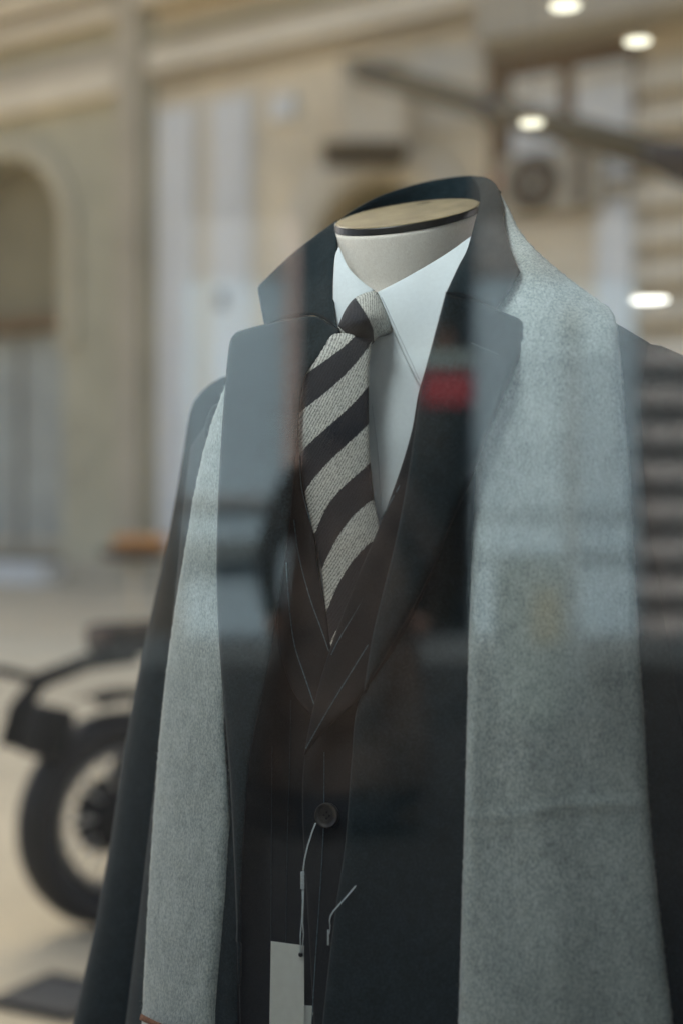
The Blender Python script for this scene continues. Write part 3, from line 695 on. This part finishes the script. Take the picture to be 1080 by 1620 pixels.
sleeve([lsl(352, 597, 1.37, .012), lsl(334, 608, 1.375, .026), lsl(319, 622, 1.38, .037), lsl(309, 636, 1.385, .046), lsl(303, 655, 1.39, .053), lsl(299, 680, 1.395, .058), lsl(294, 715, 1.40, .063), lsl(287, 760, 1.40, .068), lsl(279, 805, 1.405, .071), lsl(271, 850, 1.41, .075), lsl(251, 950, 1.41, .075), lsl(229, 1050, 1.41, .075), lsl(200, 1200, 1.41, .074), lsl(178, 1350, 1.41, .072), lsl(150, 1500, 1.41, .07), lsl(118, 1640, 1.41, .066), lsl(88, 1780, 1.41, .062)], 28, 10)
def rsl(u, v, z, r): return (Vector((CX + u*RX + v*NX, CY + u*RY + v*NY, z)), r, .95)
sleeve([rsl(.170, -.005, 1.340, .026), rsl(.205, -.005, 1.318, .042), rsl(.232, -.008, 1.296, .053), rsl(.252, -.010, 1.268, .062), rsl(.266, -.012, 1.235, .068), rsl(.285, -.015, 1.17, .073), rsl(.31, -.015, 1.05, .074), rsl(.345, -.01, .9, .072), rsl(.38, 0, .76, .068), rsl(.40, .02, .66, .063)])
# collar: standing back part
BK = tps([(522, 356, 1.262), (560, 330, 1.300), (620, 302, 1.330), (690, 284, 1.335), (750, 278, 1.300), (785, 300, 1.235), (640, 345, 1.335), (750, 330, 1.285), (540, 362, 1.285)])
patch('collar_stand', [(524, 358, 1), (560, 331), (610, 306), (680, 286), (745, 278), (776, 286), (788, 302, 1), (770, 345, 1), (700, 372), (600, 385), (535, 392, 1)], BK, M_COAT, co, .004, 7, 4, .002)
CLf = tps([(530, 350, 1.262), (470, 396, 1.272), (411, 452, 1.272), (418, 513, 1.236), (480, 500, 1.195), (534, 520, 1.150), (531, 440, 1.190), (500, 440, 1.222), (533, 395, 1.215)])
patch('collar_leaf', [(533, 348, 1), (500, 372), (460, 403), (414, 447), (408, 456), (410, 470), (418, 514, 1), (450, 505), (500, 500), (536, 522, 1), (530, 500), (530, 440), (532, 400)], CLf, M_COAT, co, .004, 7, 5, .002)
CRf = tps([(752, 279, 1.290), (780, 290, 1.235), (796, 322, 1.190), (801, 370, 1.160), (821, 430, 1.118), (786, 491, 1.092), (700, 466, 1.092), (735, 405, 1.140), (747, 375, 1.172), (758, 322, 1.215), (765, 430, 1.115), (775, 370, 1.155)])
patch('collar_leaf', [(745, 279, 1), (765, 280), (783, 291), (794, 318), (798, 350), (806, 390), (818, 421), (822, 430, 1), (806, 460), (785, 489, 1), (750, 476), (704, 465, 1), (725, 420), (738, 395), (750, 352), (759, 318, 1), (757, 300)], CRf, M_COAT, co, .004, 7, 5, .003)
# lapels
LLt = tps([(418, 512, 1.232), (372, 527, 1.262), (362, 545, 1.262), (535, 522, 1.146), (480, 500, 1.190), (500, 590, 1.140), (440, 600, 1.180), (356, 640, 1.250)])
def ll(px, py):
    k = np.clip((py-560)/90.0, 0, 1); k = k*k*(3-2*k)
    return np.minimum(LLt(px, np.minimum(py, 660))*(1-k) + body_depth(px, py, .017)*k, body_depth(px, py, np.interp(py, [520, 620], [.008, .017])))
patch('lapel', [(418, 513, 1), (395, 519), (374, 526), (364, 540), (357, 600), (350, 700), (345, 800), (343, 900), (346, 1000), (353, 1100), (363, 1220), (372, 1400), (377, 1560, 1), (382, 1400), (396, 1200), (424, 1060), (440, 960), (452, 880), (462, 800), (470, 700), (482, 600), (512, 555), (538, 524, 1), (500, 501), (455, 505)], ll, M_COAT, co, .004, 9, 8, .004)
RLt = tps([(704, 464, 1.092), (785, 489, 1.090), (838, 521, 1.090), (700, 560, 1.098), (675, 600, 1.104), (800, 610, 1.075), (760, 540, 1.082), (740, 660, 1.085)])
def rl(px, py):
    k = np.clip((py-540)/110.0, 0, 1); k = k*k*(3-2*k)
    return RLt(px, np.minimum(py, 680))*(1-k) + body_depth(px, py, .020)*k
patch('lapel', [(704, 464, 1), (745, 473), (785, 489, 1), (828, 508), (838, 521), (835, 532), (818, 575), (795, 630), (770, 690), (754, 737), (718, 818), (681, 907), (640, 985), (574, 1098, 1), (590, 1000), (622, 870), (640, 780), (654, 690), (666, 610), (684, 540)], rl, M_COAT, co, .004, 9, 8, .004)
thread('gorge_seam', [(424, 512), (460, 498), (500, 496), (528, 512)], 0, .0003, M_SEAM, co, lambda a, b: CLf(a, b) - .0004)
thread('gorge_seam', [(704, 463), (735, 466), (784, 488)], 0, .0005, M_SEAM, co, lambda a, b: RLt(a, b) - .0006)
thread('buttonhole', [(745, 543), (768, 553), (790, 563)], 0, .0005, M_STITCH, co, lambda a, b: rl(a, b) - .0002)

# ---- scarf
sc = empty('wool_scarf', base, 'light grey felted wool scarf hanging down both sides of the overcoat', 'scarf')
def sw(px, py):
    return (.0017*np.sin(px/41.0 + py/520.0) + .0012*np.sin(py/90.0 + px/140.0) + .0011*np.sin(px/19.0 - py/130.0 + 1)
            - .0012*np.exp(-((py - 1283 + 10*np.tanh((px-850)/30))/7.0)**2))
soff = lambda a, b: np.interp(b, [300, 400, 520, 700], [.004, .006, .010, .012]) + 0*a
def rscarf(px, py):
    y = onbody(soff, sw)(px, py); k = np.clip((850-px)/25.0, 0, 1)*np.clip((500-py)/30.0, 0, 1)
    return y + k*np.maximum(0, CRf(np.minimum(px, 830), py) + .009 - y)
patch('scarf_end', [(790, 306, 1), (803, 328), (822, 366), (850, 398), (900, 441), (945, 474), (965, 489), (974, 510), (980, 560), (987, 640), (995, 740), (1001, 850), (1008, 980), (1018, 1130), (1026, 1270), (1044, 1450), (1064, 1620), (1072, 1700, 1), (720, 1700, 1), (724, 1620), (729, 1450), (735, 1250), (741, 1000), (747, 850), (752, 730), (740, 640), (750, 520), (770, 400)], rscarf, M_SCARF, sc, .006, 9, 11, .007, jag=.35)
def sl_w(px, py):
    fold = np.clip((px - np.interp(py, [1000, 1300, 1600], [345, 345, 318]))/46.0, 0, 1)*np.clip((py-1080)/250.0, 0, 1)
    return .0014*np.sin(px/24.0 + py/260.0) + .040*fold**2
patch('scarf_end', [(357, 606, 1), (345, 640), (330, 684), (311, 762), (296, 850), (276, 970), (259, 1100), (246, 1250), (236, 1400), (226, 1590), (221, 1700, 1), (366, 1700, 1), (368, 1560), (370, 1430), (366, 1300), (357, 1150), (365, 1000), (365, 850), (364, 660)], onbody(.010, sl_w), M_SCARF, sc, .006, 8, 9, .006, jag=.35)
patch('border_stripe', [(223, 1604, 1), (238, 1612), (254, 1619), (290, 1630), (289, 1636), (252, 1627), (237, 1621), (221, 1613, 1)], onbody(.0175, sl_w), M_BROWN, sc, .001, 5, 2, .0003)
# the part round the back of the neck, under the collar
NB = []
for t in np.linspace(-.25, math.pi + .25, 26):
    d = Vector((math.cos(t)*.074, math.sin(t)*.070, 0)); c = Vector((CX + .008, CY + .01, 0)) + d
    tilt = .016*math.cos(t)
    NB.append([c + d.normalized()*q + Vector((0, 0, z + tilt)) for q, z in ((-.004, 1.47), (-.006, 1.43), (.004, 1.40), (.016, 1.40), (.012, 1.44), (.004, 1.472))])
MB().rings(NB).build('neck_loop', M_SCARF, sc, True)

# loose fibres standing off the wool
def fuzz(o, n_edge, n_face, length, wd):
    me = o.data; bm = bmesh.new(); bm.from_mesh(me); bm.normal_update(); mb = MB(); pl = o.parent.location
    be = [e for e in bm.edges if e.is_boundary]; bm.faces.ensure_lookup_table()
    def fib(p, d):
        d = (d + Vector(RNG.normal(0, .45, 3))).normalized(); sd_ = d.orthogonal().normalized()*wd; k = length*RNG.uniform(.4, 1.2); q = p + d*k*.55; e_ = p + (d + Vector(RNG.normal(0, .5, 3))*.6)*k
        mb.add([p - sd_, p + sd_, q + sd_*.7, q - sd_*.7, e_], [(0, 1, 2, 3), (3, 2, 4)])
    for i in RNG.integers(0, len(be), n_edge):
        e = be[int(i)]; f = e.link_faces[0]; m = e.verts[0].co.lerp(e.verts[1].co, RNG.random()); fib(m + pl - f.normal*.001, ((e.verts[0].co + e.verts[1].co)/2 - f.calc_center_median()).normalized() - f.normal*.2)
    for i in RNG.integers(0, len(bm.faces), n_face):
        f = bm.faces[int(i)]; a, b = sorted(RNG.random(2)); vv = [v.co for v in f.verts]; fib(vv[0]*a + vv[1]*(b-a) + vv[2]*(1-b) + pl, f.normal*.35 + Vector((0, 0, -.6)))
    bm.free(); x = mb.build('loose_fibre', M_SCARF, o.parent); tag(x, kind='stuff')
for o_ in [c for c in sc.children if c.name.startswith('scarf_end')]: fuzz(o_, 2600, 5000, .0032, .00009)

# ------------------------------------------------------------------ hang tags
def fd(px, py, o): return float(body_depth([px], [py], o)[0])
t1y = fd(455, 1550, -.008) - .012
t1 = empty('price_tag', P(476, 1500, t1y), 'blank white hang tag on a string from the jacket button', 'tag', 'hang tags')
def card(name, pts, Y0, Y1, par):
    """flat card; Y runs from Y0 on its left edge to Y1 on its right edge"""
    xs = [p[0] for p in pts]; q = [P(p[0], p[1], Y0 + (Y1-Y0)*(p[0]-min(xs))/(max(xs)-min(xs))) for p in pts]
    nv = (q[1]-q[0]).cross(q[-1]-q[0]).normalized()*.0003; m = len(q)
    return MB().add([v+nv for v in q] + [v-nv for v in q], [tuple(range(m)), tuple(range(2*m-1, m-1, -1))] + [(i, i+m, (i+1) % m + m, (i+1) % m) for i in range(m)]).build(name, M_CARD, par)
card('card', [(429, 1489), (481, 1496), (481.5, 1600), (480, 1720), (425, 1716)], t1y + .004, t1y, t1)
hc = P(476, 1510, t1y - .0001)
MB().rings([[hc + Vector((math.cos(a)*.0019, -.0009*h, math.sin(a)*.0019)) for a in np.linspace(0, 2*math.pi, 14, endpoint=False)] for h in (0, 1)]).build('eyelet', M_HOLE, t1)
def cordp(name, pts, r, par): return MB().tube([P(*p) for p in pts], r, 7).build(name, M_STRING, par, True)
yb = bd - .003
cordp('string', [(499.5, 1302, yb), (494, 1316, yb-.001), (487, 1338, yb-.001), (482, 1360, yb), (480, 1376, yb), (481, 1384, yb)], .0006, t1)
cordp('string', [(478.5, 1406, yb), (479, 1425, yb), (478, 1450, yb), (475.5, 1480, t1y-.001), (475.5, 1508, t1y-.0015)], .0005, t1)
cordp('string', [(480.5, 1406, yb), (480, 1430, yb), (479, 1460, yb), (480.5, 1478, t1y-.001), (478, 1508, t1y-.0015)], .0005, t1)
q0 = P(479, 1393, yb); mb = MB(); mb.box((q0.x-.0017, q0.y-.001, q0.z-.0068), (q0.x+.0014, q0.y+.001, q0.z+.0072), None, .0006); mb.build('string_clip', M_STRING, t1)
t2y = t1y + .0018
t2 = empty('price_tag', P(500, 1590, t2y), 'second white tag half hidden behind the first, at the lower edge', 'tag', 'hang tags')
card('card', [(470, 1590), (508, 1592), (506, 1720), (466, 1720)], t2y + .001, t2y, t2)
y3 = fd(560, 1400, .002) - .0012
cordp('string', [(571, 1392, y3), (562, 1402, y3), (545, 1422, y3), (528, 1441, y3), (523, 1449, y3), (521.5, 1457, y3), (522.5, 1466, y3+.001), (521, 1478, y3+.001)], [.0006, .0006, .0006, .0006, .00055, .0004, .0003, .0003], t2)
q0 = P(519.5, 1483, y3); mb = MB(); mb.box((q0.x-.0008, q0.y-.0006, q0.z-.006), (q0.x+.0006, q0.y+.0006, q0.z+.006), None, .0003); mb.build('string_clip', M_STRING, t2)

# ------------------------------------------------------------------ the street behind the camera, seen only as reflections in the pane
VD = 13.0; RY0 = 2*PANE_Y - VD
def Rf(px, py, D=VD):
    p = P(px, py, D); return Vector((p.x, 2*PANE_Y - D, p.z))
rb = empty('rendered_building', (0, RY0, 0), 'pale blue rendered building across the street with a dark doorway', 'building')
def rbox(name, px0, px1, pyt, pyb, o0, o1, mat, bev=.0, par=None):
    a, b = Rf(px0, pyb), Rf(px1, pyt); mb = MB(); mb.box((a.x, RY0 + o0, a.z), (b.x, RY0 + o1, b.z), None, bev); return mb.build(name, mat, par or rb)
UPW = stucco('dark_upper_storey', (.10, .085, .065), .2); FADEW = stucco('reflection_fade_grey', (.24, .25, .25), .12)
mb = MB(); mb.box((-14, RY0 + .02, -.02), (14, RY0 + 1.6, .10), None, .03); tag(mb.build('added_far_pavement', stucco('grey_pavement', (.13, .155, .165), .2)), 'grey pavement strip added before the pale blue building to soften its reflection', kind='structure')  # strip added to soften the lower edge of the reflected wall
rbox('wall', 290, 472, 440, 1021, -.5, 0, M_WHITE); rbox('wall', 752, 1008, 440, 1021, -.5, 0, M_WHITE)
for x0, x1 in ((290, 472), (752, 1008)): rbox('upper_wall', x0, x1, -190, 348, -.5, -.02, UPW); rbox('reflection_fade_band', x0, x1, 349, 439, -.5, .03, FADEW)  # grey band puts the reflection's fading upper edge into the wall colour
rbox('dark_wall', -2600, 289, -190, 1021, -.5, -.12, UPW)
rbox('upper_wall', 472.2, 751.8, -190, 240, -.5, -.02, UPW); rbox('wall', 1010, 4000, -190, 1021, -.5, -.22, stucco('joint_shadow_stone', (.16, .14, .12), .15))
rbox('doorway_back', 440, 790, 200, 1021, -1.6, -1.5, M_IRON)
rbox('doorway_side', 436, 471, 200, 1021, -1.5, -.51, M_IRON); rbox('doorway_side', 753, 790, 200, 1021, -1.5, -.51, M_IRON)
rbox('door_jamb', 452, 471, 350, 850, .002, .09, stucco('pink_jamb', (.5, .40, .36), .1), .02)
py = 545
while py < 1010:
    rbox('stone_course', 1012, 3000, py, py+38, -.2, .02, stucco('rust_course', (.38, .385, .39), .1) if py == 545 else bpy.data.materials['rust_course'], .03); py += 61
rbox('upper_wall', 1011, 3000, -190, 540, -.21, .015, UPW)
rbox('window_ledge', 291, 425, 852, 886, .0, .25, stucco('slate_ledge', (.15, .19, .205), .1), .02); rbox('window_ledge', 291, 428, 784, 802, .0, .12, stucco('grey_ledge', (.26, .29, .30), .1), .02)
LG = stucco('pale_ledge', (.27, .37, .44), .05)
rbox('ledge', 756, 1004, 800, 816, .0, .05, LG, .02); rbox('ledge', 756, 1004, 868, 882, .0, .07, LG, .02)
sg = rbox('lit_sign', 668, 746, 590, 639, -.05, .0, emit('red_sign', (.8, .004, .02), .38, .04), .02); sg.parent = None
sg.data.transform(Matrix.Translation(rb.location)); tag(sg, 'glowing red sign mounted in the dark doorway', 'sign')
sp_ = rbox('pale_notice_board', 640, 748, 556, 578, -.05, .0, simple('notice_board', (.22, .30, .30), .5), .02); sp_.parent = None
sp_.data.transform(Matrix.Translation(rb.location)); tag(sp_, 'narrow pale board above the red sign in the doorway', 'sign')
lp = Rf(702, 537); mb = MB(); mb.torus(lp + Vector((0, -.05, 0)), (0, 1, 0), .04, .05, 20, 10, .6)
tag(mb.build('doorway_lamp', emit('orange_lamp', (.9, .35, .10), .05, .08), None, True), 'small orange lamp glowing above the red sign', 'lamp')
# added post standing in for a strip of shade on the scarf; bin
M_POST = simple('shade_strip_grey', (.26, .33, .37), .6)
pp = Rf(903, 810, 9.0)
strip_post = empty('shade_strip_post', (pp.x, pp.y, -.02), 'grey post added to stand in for a strip of shade on the scarf', 'lamp post')
MB().tube([(pp.x, pp.y, -.02), (pp.x, pp.y, .5), (pp.x, pp.y, 2.3)], [.075, .055, .045], 16).build('post', M_POST, strip_post, True)
MB().tube([(pp.x, pp.y, 2.3), (pp.x, pp.y, 2.36), (pp.x, pp.y, 2.5), (pp.x, pp.y, 2.55)], [.05, .08, .08, .04], 16).build('post_top', M_POST, strip_post, True)
bp_ = Rf(838, 1000, 8.2)
bn_ = empty('litter_bin', (bp_.x, bp_.y, -.02), 'dark green litter bin with a yellow panel in the street', 'litter bin')
mb = MB(); mb.rings([[Vector((bp_.x + r*math.cos(a), bp_.y + r*math.sin(a), z)) for a in np.linspace(0, 2*math.pi, 24, endpoint=False)] for r, z in ((.19, -.02), (.2, .1), (.22, .80), (.19, .9), (.1, .95))]); mb.build('body', simple('dark_green_paint', (.13, .175, .17), .5), bn_, True)
mb = MB(); mb.box((bp_.x-.02, bp_.y+.19, .48), (bp_.x+.14, bp_.y+.235, .78), None, .02); mb.build('panel', simple('dull_yellow', (.26, .24, .12), .6), bn_)

# the person with the camera in the doorway's reflection
pr = Rf(548, 810, 5.4)
def person(x, y):
    J = {}; vs_, es_, rs_ = [], [], []
    def v(n_, co_, r): J[n_] = len(vs_); vs_.append(co_); rs_.append(r)
    v('pelvis', (0, 0, .94), (.21, .13)); v('waist', (0, 0, 1.08), (.18, .12)); v('chest', (0, -.01, 1.30), (.17, .115)); v('neck', (0, 0, 1.47), (.06, .06)); v('skull', (0, .03, 1.58), (.085, .10)); v('crown', (0, .02, 1.68), (.06, .08))
    for s, q in ((-1, 'l'), (1, 'r')):
        v(q+'sh', (s*.19, 0, 1.40), (.065, .065)); v(q+'el', (s*.30, -.03, 1.08), (.055, .055)); v(q+'wr', (s*.29, .08, .87), (.035, .035)); v(q+'ha', (s*.27, .10, .80), (.03, .035))
        v(q+'hip', (s*.12, 0, .88), (.12, .12)); v(q+'kn', (s*.19, .03, .49), (.10, .10)); v(q+'an', (s*.23, -.01, .08), (.07, .07)); v(q+'to', (s*.24, .14, .035), (.045, .035))
    for a, b in (('pelvis', 'waist'), ('waist', 'chest'), ('chest', 'neck'), ('neck', 'skull'), ('skull', 'crown')): es_.append((J[a], J[b]))
    for q in 'lr':
        for a, b in (('chest', q+'sh'), (q+'sh', q+'el'), (q+'el', q+'wr'), (q+'wr', q+'ha'), ('pelvis', q+'hip'), (q+'hip', q+'kn'), (q+'kn', q+'an'), (q+'an', q+'to')): es_.append((J[a], J[b]))
    me = bpy.data.meshes.new('person'); me.from_pydata(vs_, es_, []); o = bpy.data.objects.new('person', me); COL.objects.link(o); o.location = (x, y, -.02); o.rotation_euler = (0, 0, math.pi)
    me.materials.append(simple('brown_clothing', (.05, .041, .035), .9, scale=7, var=.75))
    sk = o.modifiers.new('skin', 'SKIN'); me.skin_vertices[0].data[0].use_root = True
    for i, r in enumerate(rs_): me.skin_vertices[0].data[i].radius = r
    o.modifiers.new('sub', 'SUBSURF').render_levels = 2
    sk.use_smooth_shade = True
    tag(o, 'person in a long brown coat standing in the street, seen from behind', 'person')
    cb = MB(); cb.rings([[(hx*math.cos(a), hy*math.sin(a), z) for a in np.linspace(0, 2*math.pi, 28, endpoint=False)] for hx, hy, z in ((.17, .12, 1.42), (.225, .14, 1.30), (.215, .15, 1.10), (.25, .17, .85), (.30, .2, .55), (.335, .22, .22), (.32, .21, .20))])
    h = cb.build('long_coat', simple('brown_long_coat', (.078, .064, .053), .95, scale=6, var=.7), None, True); h.parent = o
    M_SK = simple('skin', (.27, .19, .155), .6)
    for s in (-1, 1):
        mb = MB(); mb.tube([(s*.285, .085, .85), (s*.272, .10, .80), (s*.268, .105, .765)], [.034, .042, .036], 10)
        for k in range(4): mb.tube([(s*.268, .075+.02*k, .775), (s*.262, .085+.02*k, .73), (s*.25, .085+.02*k, .70 + .006*abs(k-1.5))], [.0095, .009, .007], 7)
        mb.tube([(s*.262, .135, .80), (s*.245, .155, .755), (s*.238, .15, .735)], [.012, .010, .008], 7)
        h = mb.build('hand', M_SK, None, True); h.parent = o
    mb = MB(); mb.rings([[(hx*math.cos(a), .03 + hy*math.sin(a), z) for a in np.linspace(0, 2*math.pi, 20, endpoint=False)] for hx, hy, z in ((.04, .05, 1.49), (.065, .085, 1.53), (.075, .098, 1.60), (.072, .095, 1.66), (.05, .06, 1.715), (.01, .02, 1.73))])
    h = mb.build('head', M_SK, None, True); h.parent = o
    mb = MB(); mb.rings([[(hx*math.cos(a), cy_ + hy*math.sin(a), z) for a in np.linspace(0, 2*math.pi, 20, endpoint=False)] for hx, hy, z, cy_ in ((.07, .07, 1.52, -.02), (.083, .09, 1.60, .005), (.081, .1, 1.67, .02), (.055, .07, 1.73, .02), (.01, .02, 1.745, .02))])
    h = mb.build('hair', simple('dark_hair', (.015, .011, .008), .6), None, True); h.parent = o
    return o
person(pr.x, pr.y)
